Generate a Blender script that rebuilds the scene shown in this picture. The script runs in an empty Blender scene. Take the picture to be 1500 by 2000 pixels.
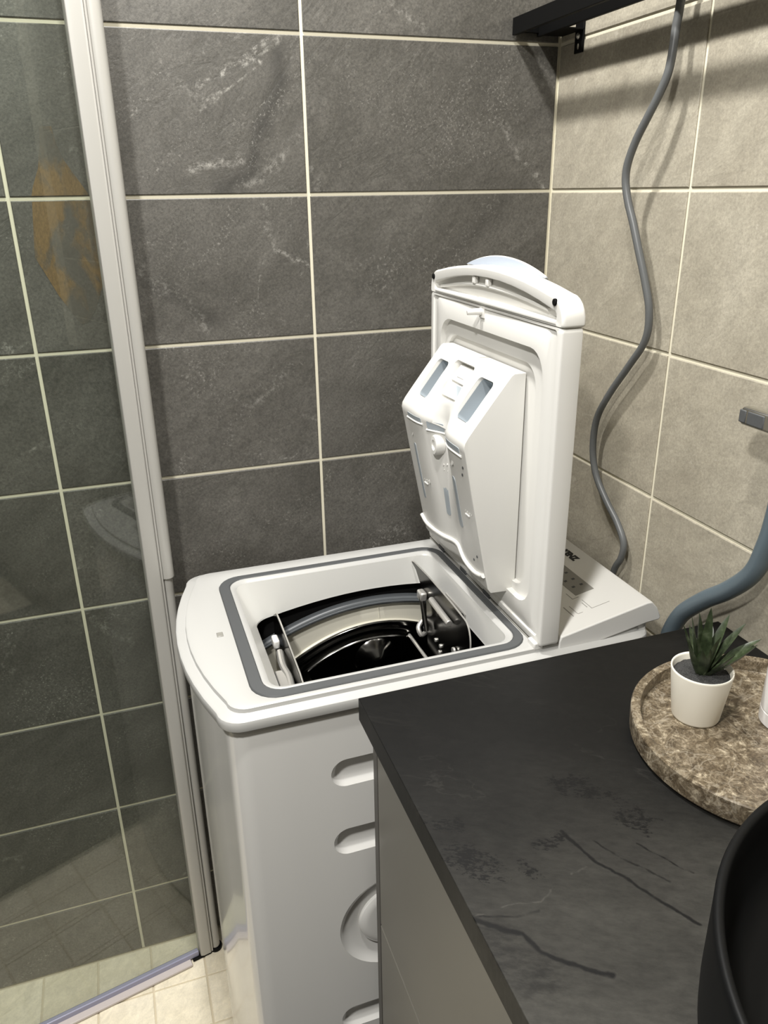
import bpy, bmesh, math, random
from mathutils import Matrix, Vector
random.seed(7)
C = bpy.context.scene.collection
scene = bpy.context.scene

# ------------------------------------------------------------------ camera, world, lights, exposure
cam_data = bpy.data.cameras.new('camera')
cam = bpy.data.objects.new('camera', cam_data); C.objects.link(cam)
R = ((0.9460146, -0.32385273, -0.01325803),
     (-0.13444975, -0.35486846, -0.92519816),
     (0.2949231, 0.87703351, -0.37925267))
P = (-0.30491286, -1.24092528, 1.41798689)
cam.matrix_world = Matrix(((R[0][0], -R[1][0], -R[2][0], P[0]),
                           (R[0][1], -R[1][1], -R[2][1], P[1]),
                           (R[0][2], -R[1][2], -R[2][2], P[2]),
                           (0, 0, 0, 1)))
cam_data.sensor_fit = 'VERTICAL'; cam_data.sensor_height = 24.0
cam_data.lens = 1531.572 * 24.0 / 2000.0
cam_data.clip_start = 0.02
scene.camera = cam

world = bpy.data.worlds.new('world'); scene.world = world; world.use_nodes = True
world.node_tree.nodes['Background'].inputs[0].default_value = (1.0, 0.98, 0.95, 1)
world.node_tree.nodes['Background'].inputs[1].default_value = 0.05

def ceiling_light(name, loc, radius, watts, color):
    d = bpy.data.lights.new(name, 'AREA'); d.shape = 'DISK'; d.size = radius * 2
    d.energy = watts; d.color = color
    o = bpy.data.objects.new(name, d); C.objects.link(o); o.location = loc
    return o
LAMP = (1.0, 0.982, 0.945)
ceiling_light('downlight_near_wall', (-0.19, -0.24, 2.36), 0.042, 15.0, LAMP)
ceiling_light('downlight_room', (-0.78, -1.28, 2.36), 0.075, 29.0, LAMP)
ceiling_light('fill_light_middle', (-0.21, -0.80, 2.36), 0.050, 9.5, LAMP)  # added fill lamp, lifts the console and the upper dark wall

vs = scene.view_settings
vs.view_transform = 'Standard'; vs.look = 'None'; vs.gamma = 1.0; vs.use_curve_mapping = False
vs.exposure = 0.42

# ------------------------------------------------------------------ helpers
XC = 0.4126            # right wall plane
TW, TH = 0.416, 0.21   # wall tile pitch
Z0 = 0.154             # first full horizontal joint

def empty(name, loc, label=None, cat=None, group=None):
    o = bpy.data.objects.new(name, None); C.objects.link(o); o.location = loc
    o.empty_display_size = 0.05
    tag(o, label, cat, group)
    return o
def tag(o, label=None, cat=None, group=None, kind=None):
    if label: o['label'] = label
    if cat: o['category'] = cat
    if group: o['group'] = group
    if kind: o['kind'] = kind
    return o
def parent(o, p):
    o.parent = p
    if p.type == 'EMPTY':
        o.matrix_parent_inverse = Matrix.Translation(-Vector(p.location))
def finish(o, angle=35):
    me = o.data
    me.polygons.foreach_set('use_smooth', [True] * len(me.polygons))
    me.set_sharp_from_angle(angle=math.radians(angle))
def obj(name, verts, faces, mat, par=None, bevel=0, seg=2, smooth=35, recalc=True):
    me = bpy.data.meshes.new(name)
    me.from_pydata([tuple(v) for v in verts], [], faces)
    if recalc:
        bm = bmesh.new(); bm.from_mesh(me)
        bmesh.ops.recalc_face_normals(bm, faces=bm.faces); bm.to_mesh(me); bm.free()
    o = bpy.data.objects.new(name, me); C.objects.link(o)
    if mat: me.materials.append(mat)
    if par: parent(o, par)
    if bevel:
        m = o.modifiers.new('bevel', 'BEVEL'); m.width = bevel; m.segments = seg
        m.limit_method = 'ANGLE'; m.angle_limit = math.radians(30)
    if smooth: finish(o, smooth)
    return o
def bake(o):
    """apply the modifiers of o by swapping in its evaluated mesh"""
    bpy.context.view_layer.update()
    dg = bpy.context.evaluated_depsgraph_get()
    me = bpy.data.meshes.new_from_object(o.evaluated_get(dg))
    old = o.data; o.modifiers.clear(); o.data = me; me.name = o.name
    bpy.data.meshes.remove(old)
    return o
def cut(o, verts_faces_list, angle=35):
    """boolean difference of closed cutters"""
    cs = []
    for v, f in verts_faces_list:
        c = obj('cutter', v, f, None, smooth=0); cs.append(c)
        m = o.modifiers.new('cut', 'BOOLEAN'); m.object = c; m.operation = 'DIFFERENCE'; m.solver = 'EXACT'
    bake(o)
    for c in cs:
        me = c.data; bpy.data.objects.remove(c); bpy.data.meshes.remove(me)
    finish(o, angle)
    return o
def box(a, b):
    x0, y0, z0 = a; x1, y1, z1 = b
    v = [(x0, y0, z0), (x1, y0, z0), (x1, y1, z0), (x0, y1, z0), (x0, y0, z1), (x1, y0, z1), (x1, y1, z1), (x0, y1, z1)]
    f = [(0, 3, 2, 1), (4, 5, 6, 7), (0, 1, 5, 4), (1, 2, 6, 5), (2, 3, 7, 6), (3, 0, 4, 7)]
    return v, f
def joinvf(parts):
    V, F = [], []
    for v, f in parts:
        n = len(V); V += list(v); F += [tuple(i + n for i in q) for q in f]
    return V, F
def rr(u0, u1, v0, v1, r, nc=6, ne=10, bow=(0, 0, 0, 0)):
    """rounded rectangle loop, CCW; r one radius or (br, tr, tl, bl); bow (left, right, bottom, top) is the sagitta of a bowed side"""
    if not isinstance(r, (tuple, list)): r = (r,) * 4
    pts = []
    def edge(p, q, s, nrm):
        for i in range(ne):
            t = i / ne; k = 1 - (2 * t - 1) ** 2
            pts.append((p[0] + (q[0] - p[0]) * t + nrm[0] * s * k, p[1] + (q[1] - p[1]) * t + nrm[1] * s * k))
    def corner(c, rad, a0):
        for i in range(nc):
            a = a0 + math.pi / 2 * i / nc
            pts.append((c[0] + rad * math.cos(a), c[1] + rad * math.sin(a)))
    br, tr, tl, bl = r
    edge((u0 + bl, v0), (u1 - br, v0), bow[2], (0, -1)); corner((u1 - br, v0 + br), br, -math.pi / 2)
    edge((u1, v0 + br), (u1, v1 - tr), bow[1], (1, 0)); corner((u1 - tr, v1 - tr), tr, 0)
    edge((u1 - tr, v1), (u0 + tl, v1), bow[3], (0, 1)); corner((u0 + tl, v1 - tl), tl, math.pi / 2)
    edge((u0, v1 - tl), (u0, v0 + bl), bow[0], (-1, 0)); corner((u0 + bl, v0 + bl), bl, math.pi)
    return pts
def loft(loops, cap0=False, cap1=False, closed=True):
    n = len(loops[0]); V = [p for l in loops for p in l]; F = []
    for k in range(len(loops) - 1):
        for i in range(n if closed else n - 1):
            j = (i + 1) % n
            F.append((k * n + i, k * n + j, (k + 1) * n + j, (k + 1) * n + i))
    if cap0: F.append(tuple(range(n))[::-1])
    if cap1: F.append(tuple(range((len(loops) - 1) * n, len(loops) * n)))
    return V, F
def xy(l, z): return [(u, v, z) for u, v in l]
def yz(l, x): return [(x, u, v) for u, v in l]
def xz(l, y): return [(u, y, v) for u, v in l]
def tube(path, r, n=12, cap=True):
    path = [Vector(p) for p in path]; rads = r if isinstance(r, (list, tuple)) else [r] * len(path)
    loops = []; prev = None
    for i, p in enumerate(path):
        t = (path[min(i + 1, len(path) - 1)] - path[max(i - 1, 0)]).normalized()
        if prev is None:
            a = Vector((0, 0, 1)) if abs(t.z) < 0.9 else Vector((1, 0, 0))
            nrm = (a - t * a.dot(t)).normalized()
        else:
            nrm = (prev - t * prev.dot(t)).normalized()
        prev = nrm; b = t.cross(nrm)
        loops.append([tuple(p + (nrm * math.cos(2 * math.pi * k / n) + b * math.sin(2 * math.pi * k / n)) * rads[i]) for k in range(n)])
    return loft(loops, cap, cap)
def catmull(pts, m=8):
    pts = [Vector(p) for p in pts]; out = []
    q = [pts[0] * 2 - pts[1]] + pts + [pts[-1] * 2 - pts[-2]]
    for i in range(1, len(q) - 2):
        for k in range(m):
            t = k / m
            out.append(0.5 * ((2 * q[i]) + (q[i + 1] - q[i - 1]) * t + (2 * q[i - 1] - 5 * q[i] + 4 * q[i + 1] - q[i + 2]) * t * t
                              + (3 * q[i] - q[i - 1] - 3 * q[i + 1] + q[i + 2]) * t ** 3))
    out.append(pts[-1]); return out
def lathe(prof, c, n=64, cap0=False, cap1=False):
    loops = [[(c[0] + r * math.cos(2 * math.pi * i / n), c[1] + r * math.sin(2 * math.pi * i / n), z) for i in range(n)] for r, z in prof]
    return loft(loops, cap0, cap1)
def disc(center, normal, r, h, n=24):
    c = Vector(center); d = Vector(normal).normalized()
    return tube([c, c + d * h], r, n)

# ------------------------------------------------------------------ materials
def mat(name, col, rough=0.5, metal=0.0, spec=0.5, coat=0.0):
    m = bpy.data.materials.new(name); m.use_nodes = True
    b = m.node_tree.nodes['Principled BSDF']
    b.inputs['Base Color'].default_value = (*col, 1); b.inputs['Roughness'].default_value = rough
    b.inputs['Metallic'].default_value = metal; b.inputs['Specular IOR Level'].default_value = spec
    b.inputs['Coat Weight'].default_value = coat
    return m
class NT:
    def __init__(s, m):
        s.t = m.node_tree; s.b = s.t.nodes['Principled BSDF']
    def n(s, typ, **kw):
        x = s.t.nodes.new(typ)
        for k, v in kw.items():
            if k.startswith('i_'):
                key = k[2:]; key = int(key) if key.isdigit() else key
                x.inputs[key].default_value = v
            else: setattr(x, k, v)
        return x
    def l(s, a, b): s.t.links.new(a, b)
    def ramp(s, src, stops):
        r = s.n('ShaderNodeValToRGB'); e = r.color_ramp.elements
        while len(e) < len(stops): e.new(0.5)
        for q, (p, c) in zip(e, stops): q.position = p; q.color = (*c, 1) if len(c) == 3 else c
        s.l(src, r.inputs[0]); return r
    def noise(s, vec, scale, detail=6, rough=0.6, dist=0.0):
        x = s.n('ShaderNodeTexNoise'); x.inputs['Scale'].default_value = scale
        x.inputs['Detail'].default_value = detail; x.inputs['Roughness'].default_value = rough
        x.inputs['Distortion'].default_value = dist; s.l(vec, x.inputs['Vector']); return x
    def math(s, op, a, b=None, c=None):
        x = s.n('ShaderNodeMath', operation=op)
        for i, v in enumerate((a, b, c)):
            if v is None: continue
            if isinstance(v, (int, float)): x.inputs[i].default_value = v
            else: s.l(v, x.inputs[i])
        return x.outputs[0]
    def mix(s, fac, a, b, blend='MIX'):
        x = s.n('ShaderNodeMix', data_type='RGBA', blend_type=blend)
        for i, v in ((0, fac), (6, a), (7, b)):
            if isinstance(v, (int, float)): x.inputs[i].default_value = v
            elif isinstance(v, tuple): x.inputs[i].default_value = (*v, 1)
            else: s.l(v, x.inputs[i])
        return x.outputs[2]
    def vec(s, rnd=True, scale=(1, 1, 1), rot=(0, 0, 0)):
        tc = s.n('ShaderNodeTexCoord'); mr_ = s.n('ShaderNodeMapping'); mp = s.n('ShaderNodeMapping')
        mr_.inputs['Rotation'].default_value = rot; mp.inputs['Scale'].default_value = scale
        s.l(tc.outputs['Object'], mr_.inputs['Vector']); s.l(mr_.outputs['Vector'], mp.inputs['Vector'])
        if rnd:
            oi = s.n('ShaderNodeObjectInfo'); mu = s.math('MULTIPLY', oi.outputs['Random'], 57.0)
            cb = s.n('ShaderNodeCombineXYZ')
            s.l(mu, cb.inputs[0]); s.l(s.math('MULTIPLY', mu, 1.7), cb.inputs[1]); s.l(s.math('MULTIPLY', mu, 0.6), cb.inputs[2])
            s.l(cb.outputs[0], mp.inputs['Location'])
        return mp.outputs['Vector']
    def veins(s, vec, scale, width, detail=4, dist=0.6):
        """thin lines along the zero crossing of a noise field: 1 on the line"""
        v = s.noise(vec, scale, detail, 0.55, dist)
        d = s.math('ABSOLUTE', s.math('SUBTRACT', v.outputs['Fac'], 0.5))
        return s.math('SUBTRACT', 1.0, s.math('MINIMUM', s.math('DIVIDE', d, width), 1.0))
    def line(s, pts, width, pos, wob=0.018, wscale=26.0):
        """1 along a wavering polyline of mineral vein, fading over its width"""
        nz = s.n('ShaderNodeTexNoise'); nz.inputs['Scale'].default_value = wscale; nz.inputs['Detail'].default_value = 6; s.l(pos, nz.inputs['Vector'])
        w1 = s.n('ShaderNodeVectorMath', operation='SUBTRACT'); s.l(nz.outputs['Color'], w1.inputs[0]); w1.inputs[1].default_value = (0.5, 0.5, 0.5)
        w2 = s.n('ShaderNodeVectorMath', operation='SCALE'); s.l(w1.outputs[0], w2.inputs[0]); w2.inputs['Scale'].default_value = wob * 2
        w3 = s.n('ShaderNodeVectorMath', operation='ADD'); s.l(pos, w3.inputs[0]); s.l(w2.outputs[0], w3.inputs[1])
        out = None
        for a, b in zip(pts[:-1], pts[1:]):
            ba = [q - p for p, q in zip(a, b)]; L = sum(c * c for c in ba)
            k = s.n('ShaderNodeVectorMath', operation='SUBTRACT'); s.l(w3.outputs[0], k.inputs[0]); k.inputs[1].default_value = a
            dt = s.n('ShaderNodeVectorMath', operation='DOT_PRODUCT'); s.l(k.outputs[0], dt.inputs[0]); dt.inputs[1].default_value = [c / L for c in ba]
            cm = s.n('ShaderNodeClamp'); s.l(dt.outputs['Value'], cm.inputs[0])
            sc = s.n('ShaderNodeVectorMath', operation='SCALE'); sc.inputs[0].default_value = ba; s.l(cm.outputs[0], sc.inputs['Scale'])
            sb_ = s.n('ShaderNodeVectorMath', operation='SUBTRACT'); s.l(k.outputs[0], sb_.inputs[0]); s.l(sc.outputs[0], sb_.inputs[1])
            ln_ = s.n('ShaderNodeVectorMath', operation='LENGTH'); s.l(sb_.outputs[0], ln_.inputs[0])
            f = s.math('SUBTRACT', 1.0, s.math('MINIMUM', s.math('DIVIDE', ln_.outputs['Value'], width), 1.0))
            out = f if out is None else s.math('MAXIMUM', out, f)
        return out
    def bump(s, h, strength, dist):
        b = s.n('ShaderNodeBump'); b.inputs['Strength'].default_value = strength; b.inputs['Distance'].default_value = dist
        s.l(h, b.inputs['Height']); s.l(b.outputs[0], s.b.inputs['Normal'])

def slate(name, dark, mid, light, vein, veinamt, rough, grain=0.25, lines=None):
    m = mat(name, mid, rough); g = NT(m)
    v = g.vec(True, rot=(0, 0.7, 0.0), scale=(1, 1, 1))
    vs_ = g.vec(True, rot=(0.6, 0.65, 0.0), scale=(1.0, 1.0, 1.9))
    n1 = g.noise(vs_, 4.2, 7, 0.62, 0.9)
    base = g.ramp(n1.outputs['Fac'], [(0.3, dark), (0.5, mid), (0.72, light)]).outputs[0]
    n2 = g.noise(v, 270.0, 5, 0.8)
    gr = g.ramp(n2.outputs['Fac'], [(0.28, (1 - grain,) * 3), (0.5, (1,) * 3), (0.72, (1 + grain,) * 3)]).outputs[0]
    col = g.mix(1.0, base, gr, 'MULTIPLY')
    n3 = g.noise(vs_, 30.0, 6, 0.7, 0.5)
    col = g.mix(1.0, col, g.ramp(n3.outputs['Fac'], [(0.3, (0.86,) * 3), (0.7, (1.14,) * 3)]).outputs[0], 'MULTIPLY')
    # layered cleft lines
    cl = g.veins(vs_, 6.0, 0.05, 9, 1.4)
    clp = g.ramp(g.noise(v, 3.5, 3, 0.5).outputs['Fac'], [(0.48, (0, 0, 0)), (0.6, (1, 1, 1))]).outputs[0]
    cl = g.math('MULTIPLY', cl, clp)
    col = g.mix(g.math('MULTIPLY', cl, 0.4), col, dark)
    # pale mineral speckle in drifting patches
    sp = g.ramp(g.noise(v, 260.0, 3, 0.7).outputs['Fac'], [(0.56, (0, 0, 0)), (0.66, (1, 1, 1))]).outputs[0]
    pm2 = g.ramp(g.noise(vs_, 7.0, 5, 0.65, 0.8).outputs['Fac'], [(0.52, (0.06,) * 3), (0.72, (1, 1, 1))]).outputs[0]
    vn = g.veins(vs_, 2.4, 0.02, 9, 1.8)
    pm = g.ramp(g.noise(v, 5.5, 4, 0.6).outputs['Fac'], [(0.55, (0, 0, 0)), (0.68, (1, 1, 1))]).outputs[0]
    br = g.ramp(g.noise(v, 120.0, 6, 0.8).outputs['Fac'], [(0.47, (0, 0, 0)), (0.62, (1, 1, 1))]).outputs[0]
    vm = g.math('MAXIMUM', g.math('MULTIPLY', g.math('MULTIPLY', vn, pm), br), g.math('MULTIPLY', g.math('MULTIPLY', sp, pm2), 0.7))
    if lines: 
        pos = g.n('ShaderNodeNewGeometry').outputs['Position']
        for pts, wd, amt, tone in lines:
            lm = g.line([(x, 0, z) for x, z in pts], wd, pos)
            if tone == 'pale': vm = g.math('MAXIMUM', vm, g.math('MULTIPLY', g.math('MULTIPLY', lm, br), amt))
            else: col = g.mix(g.math('MULTIPLY', lm, amt), col, tuple(0.45 * c for c in dark))
    col = g.mix(g.math('MULTIPLY', vm, veinamt), col, vein)
    g.l(col, g.b.inputs['Base Color'])
    hgt = g.math('ADD', g.math('MULTIPLY', n3.outputs['Fac'], 0.7), g.math('MULTIPLY', n2.outputs['Fac'], 0.2))
    hgt = g.math('SUBTRACT', hgt, g.math('MULTIPLY', cl, 0.25))
    g.bump(hgt, 0.35, 0.0022)
    return m
M = {}
WALL_VEINS = [
    ([(-0.0695, 1.4079), (-0.0674, 1.3722), (-0.0519, 1.3351), (-0.0039, 1.3016)], 0.0075, 1.0, 'pale'),
    ([(-0.1729, 1.4434), (-0.1431, 1.4533), (-0.1203, 1.4633), (-0.1021, 1.4619)], 0.0105, 0.9, 'pale'),
    ([(-0.0056, 1.4973), (-0.0463, 1.4563), (-0.0936, 1.4291)], 0.0090, 0.7, 'pale'),
    ([(0.3222, 1.5070), (0.3469, 1.4701), (0.3808, 1.4473), (0.4017, 1.4201)], 0.0083, 0.9, 'pale'),
    ([(-0.3224, 1.4105), (-0.3218, 1.3785), (-0.3118, 1.3441)], 0.0067, 0.9, 'pale'),
    ([(-0.2525, 1.3136), (-0.2052, 1.2786), (-0.1726, 1.2275)], 0.0120, 0.6, 'pale'),
    ([(-0.4102, 0.7736), (-0.3900, 0.7450), (-0.3455, 0.7056)], 0.0090, 0.6, 'pale'),
    ([(0.1351, 1.6702), (0.1624, 1.6526), (0.1865, 1.6343)], 0.0090, 0.8, 'pale'),
    ([(-0.1034, 1.1007), (-0.0767, 1.1235), (-0.0495, 1.1546)], 0.0090, 0.5, 'pale'),
    ([(-0.0280, 1.6008), (-0.0442, 1.5431), (-0.0702, 1.4901), (-0.0845, 1.4496), (-0.1316, 1.4192)], 0.020, 0.75, 'dark'),
    ([(0.3276, 1.3977), (0.2517, 1.3326), (0.2068, 1.3023)], 0.030, 0.5, 'dark'),
    ([(-0.2452, 1.3000), (-0.2000, 1.2650), (-0.1500, 1.2300)], 0.020, 0.5, 'dark')]
M['tile_dark'] = slate('dark_slate_tile', (0.060, 0.0565, 0.048), (0.084, 0.079, 0.069), (0.110, 0.104, 0.092), (0.40, 0.385, 0.35), 0.75, 0.55, 0.50, WALL_VEINS)
M['tile_light'] = slate('light_stone_tile', (0.29, 0.262, 0.205), (0.335, 0.306, 0.242), (0.385, 0.354, 0.284), (0.58, 0.54, 0.46), 0.6, 0.55, 0.26)
M['tile_floor'] = slate('floor_stone_tile', (0.67, 0.60, 0.45), (0.75, 0.68, 0.53), (0.81, 0.74, 0.60), (0.85, 0.81, 0.70), 0.4, 0.5, 0.10)
M['grout'] = mat('cream_grout', (0.66, 0.62, 0.49), 0.85)
M['grout_floor'] = mat('floor_grout', (0.58, 0.51, 0.38), 0.85)
M['plaster'] = mat('white_paint', (0.72, 0.69, 0.62), 0.8)
M['greywall'] = mat('dark_grey_wall', (0.09, 0.085, 0.077), 0.7)
M['topwhite'] = mat('white_top_plastic', (0.43, 0.427, 0.411), 0.32)
M['white'] = mat('white_plastic', (0.68, 0.671, 0.643), 0.32)
M['funnel'] = mat('bright_white_plastic', (0.86, 0.855, 0.82), 0.35)
M['enamel'] = mat('white_enamel', (0.70, 0.691, 0.662), 0.16, coat=0.3)
M['lidwhite'] = mat('white_lid_plastic', (0.70, 0.69, 0.655), 0.35)
M['greyplastic'] = mat('blue_grey_plastic', (0.36, 0.40, 0.43), 0.35)
M['handle'] = mat('pale_blue_plastic', (0.44, 0.49, 0.57), 0.3)
M['seal'] = mat('grey_rubber', (0.070, 0.073, 0.075), 0.55)
M['gasket'] = mat('dark_rubber', (0.085, 0.092, 0.098), 0.38)
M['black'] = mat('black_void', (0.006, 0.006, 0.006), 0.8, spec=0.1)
M['steel'] = mat('bright_steel', (0.72, 0.70, 0.66), 0.3, 0.75)
M['steelband'] = mat('satin_steel_band', (0.80, 0.77, 0.66), 0.5, 0.35)
M['darksteel'] = mat('dark_drum_steel', (0.13, 0.127, 0.12), 0.18, 1.0)
M['inkblack'] = mat('black_print', (0.01, 0.01, 0.01), 0.5)
M['inkgrey'] = mat('grey_print', (0.30, 0.29, 0.27), 0.5)
M['display'] = mat('grey_display', (0.25, 0.243, 0.22), 0.3)
M['blackmetal'] = mat('black_powder_coat', (0.0025, 0.0025, 0.0025), 0.55, spec=0.12)
M['cable'] = mat('grey_cable_jacket', (0.105, 0.109, 0.109), 0.38)
M['hose'] = mat('slate_grey_hose', (0.095, 0.125, 0.145), 0.38)
M['alu'] = mat('satin_aluminium', (0.44, 0.43, 0.40), 0.42, 0.15)
M['cabinet'] = mat('taupe_matt_front', (0.165, 0.156, 0.133), 0.42)
M['carcass'] = mat('dark_taupe_carcass', (0.085, 0.08, 0.072), 0.5)
M['basin'] = mat('matt_black_ceramic', (0.0032, 0.0034, 0.0036), 0.5, spec=0.18)
M['pot'] = mat('cream_ceramic', (0.87, 0.83, 0.72), 0.4)
M['soil'] = mat('dark_soil', (0.035, 0.035, 0.035), 0.8)
M['sealclear'] = mat('lavender_seal_strip', (0.30, 0.30, 0.40), 0.3)
M['sill'] = mat('pale_drip_rail', (0.50, 0.45, 0.43), 0.4)
M['bottle'] = mat('frosted_white_bottle', (0.72, 0.70, 0.68), 0.3)
M['mat'] = mat('charcoal_blocker', (0.04, 0.04, 0.039), 0.95, spec=0.1)
M['chrome'] = mat('chrome', (0.55, 0.55, 0.54), 0.15, 1.0)

def soil(m):
    g = NT(m); v = g.vec(False); n = g.noise(v, 900, 3, 0.7)
    g.l(g.ramp(n.outputs['Fac'], [(0.35, (0.012, 0.012, 0.012)), (0.7, (0.09, 0.09, 0.088))]).outputs[0], g.b.inputs['Base Color'])
    g.bump(n.outputs['Fac'], 1.0, 0.003)
soil(M['soil'])

def counter_mat():
    m = mat('black_stone_laminate', (0.04, 0.038, 0.034), 0.5, spec=0.22); g = NT(m)
    pos = g.n('ShaderNodeNewGeometry').outputs['Position']
    v = g.vec(False); vst = g.vec(False, rot=(0, 0, 0.5), scale=(1.0, 2.2, 1.0))
    n1 = g.noise(vst, 5.0, 7, 0.62, 0.6); n0 = g.noise(v, 3.0, 4, 0.6)
    sx = g.n('ShaderNodeSeparateXYZ'); g.l(pos, sx.inputs[0])
    # print tone with gloss sheen painted in: near-black by the machine, grey towards basin
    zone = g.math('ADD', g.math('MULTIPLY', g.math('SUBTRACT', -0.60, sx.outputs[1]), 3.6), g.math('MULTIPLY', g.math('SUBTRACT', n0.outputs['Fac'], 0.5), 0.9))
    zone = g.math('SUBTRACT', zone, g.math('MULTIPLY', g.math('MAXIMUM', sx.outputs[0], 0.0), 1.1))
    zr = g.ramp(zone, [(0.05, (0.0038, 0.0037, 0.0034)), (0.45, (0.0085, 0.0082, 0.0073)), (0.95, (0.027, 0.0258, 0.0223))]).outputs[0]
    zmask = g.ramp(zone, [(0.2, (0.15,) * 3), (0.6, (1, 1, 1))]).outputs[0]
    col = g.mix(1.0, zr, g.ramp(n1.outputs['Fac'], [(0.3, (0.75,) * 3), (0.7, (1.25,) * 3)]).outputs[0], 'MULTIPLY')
    n2 = g.noise(vst, 70, 6, 0.72)
    col = g.mix(1.0, col, g.ramp(n2.outputs['Fac'], [(0.3, (0.72,) * 3), (0.7, (1.3,) * 3)]).outputs[0], 'MULTIPLY')
    # pale hair veins
    lt = g.veins(vst, 3.1, 0.008, 8, 1.2)
    pl = g.ramp(g.noise(v, 7.7, 3, 0.6).outputs['Fac'], [(0.5, (0, 0, 0)), (0.68, (1, 1, 1))]).outputs[0]
    col = g.mix(g.math('MULTIPLY', g.math('MULTIPLY', lt, pl), 0.16), col, (0.06, 0.057, 0.05))
    # peppered black patches
    spn = g.math('ADD', g.math('MULTIPLY', g.noise(vst, 170, 5, 0.75).outputs['Fac'], 0.62), g.math('MULTIPLY', g.noise(v, 45, 3, 0.6).outputs['Fac'], 0.38))
    pp = None
    for pts, wd in (([(-0.088, -0.764), (-0.058, -0.790)], 0.034), ([(-0.034, -0.792), (-0.028, -0.812)], 0.012), ([(0.012, -0.776), (-0.014, -0.784)], 0.016),
                    ([(-0.090, -0.725), (-0.070, -0.735)], 0.018), ([(0.050, -0.715), (0.080, -0.745), (0.1, -0.79)], 0.03)):
        q = g.math('MULTIPLY', g.line([(x, y, 0.8762) for x, y in pts], wd, pos, 0.016, 30.0), 1.5)
        pp = q if pp is None else g.math('MAXIMUM', pp, q)
    sp = g.ramp(g.math('ADD', spn, g.math('MULTIPLY', g.math('SUBTRACT', 1.0, g.math('MINIMUM', pp, 1.0)), 0.22)), [(0.47, (1, 1, 1)), (0.505, (0, 0, 0))]).outputs[0]
    col = g.mix(sp, col, (0.0025, 0.0025, 0.0024))
    col = g.mix(g.math('MULTIPLY', g.math('MINIMUM', g.line([(-0.094, -0.850, 0.8762), (-0.084, -0.872, 0.8762), (-0.070, -0.888, 0.8762)], 0.026, pos, 0.012, 40.0), 0.55), g.ramp(n2.outputs['Fac'], [(0.4, (1, 1, 1)), (0.6, (0.3,) * 3)]).outputs[0]), col, (0.003, 0.003, 0.0028))
    # dark cracks and one pale vein
    for pts, wd, am in (([(-0.0945, -0.8290), (-0.0784, -0.8450), (-0.0650, -0.8540), (-0.0579, -0.8728), (-0.0451, -0.8887), (-0.0191, -0.9068)], 0.0032, 1.7),
                        ([(0.0183, -0.7706), (0.0287, -0.8088), (0.0424, -0.8341), (0.0562, -0.8637), (0.0711, -0.8921)], 0.0024, 1.6),
                        ([(0.040, -0.790), (0.060, -0.825), (0.075, -0.850)], 0.0016, 1.1), ([(0.075, -0.805), (0.100, -0.850)], 0.0016, 1.2), ([(-0.094, -0.8260), (-0.060, -0.838), (-0.042, -0.838)], 0.0018, 1.0)):
        lm = g.math('MINIMUM', g.math('MULTIPLY', g.line([(x, y, 0.8762) for x, y in pts], wd, pos, 0.0045, 50.0), am), 1.0)
        col = g.mix(lm, col, (0.002, 0.002, 0.002))
    lm = g.line([(-0.0942, -0.8250, 0.8762), (-0.0667, -0.8265, 0.8762), (-0.0345, -0.8295, 0.8762), (-0.016, -0.8205, 0.8762), (0.0184, -0.8129, 0.8762)], 0.0014, pos, 0.009, 40.0)
    col = g.mix(g.math('MULTIPLY', lm, 0.7), col, (0.052, 0.049, 0.043))
    g.l(col, g.b.inputs['Base Color'])
    g.bump(g.math('ADD', n1.outputs['Fac'], g.math('MULTIPLY', n2.outputs['Fac'], 0.3)), 0.25, 0.0015)
    return m
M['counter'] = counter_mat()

def marble():
    m = mat('brown_marble', (0.2, 0.16, 0.11), 0.3); g = NT(m)
    v = g.vec(False)
    n1 = g.noise(v, 75, 9, 0.8, 0.5)
    col = g.ramp(n1.outputs['Fac'], [(0.34, (0.030, 0.021, 0.012)), (0.46, (0.080, 0.060, 0.037)), (0.55, (0.145, 0.115, 0.076)), (0.64, (0.40, 0.345, 0.25))]).outputs[0]
    n2 = g.noise(v, 420, 5, 0.75)
    col = g.mix(1.0, col, g.ramp(n2.outputs['Fac'], [(0.3, (0.6,) * 3), (0.7, (1.5,) * 3)]).outputs[0], 'MULTIPLY')
    fk = g.veins(v, 60, 0.03, 6, 0.8)
    col = g.mix(g.math('MULTIPLY', fk, 0.35), col, (0.36, 0.31, 0.23))
    vn = g.veins(v, 13, 0.012, 8, 0.9)
    col = g.mix(g.math('MULTIPLY', vn, 0.4), col, (0.36, 0.32, 0.25))
    g.l(col, g.b.inputs['Base Color'])
    return m
M['marble'] = marble()

def leafmat():
    m = mat('green_succulent_leaf', (0.05, 0.09, 0.04), 0.38); g = NT(m)
    v = g.vec(True); n = g.noise(v, 90, 4, 0.6)
    g.l(g.ramp(n.outputs['Fac'], [(0.35, (0.014, 0.021, 0.009)), (0.55, (0.032, 0.046, 0.020)), (0.75, (0.095, 0.115, 0.068))]).outputs[0], g.b.inputs['Base Color'])
    return m
M['leaf'] = leafmat()

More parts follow.
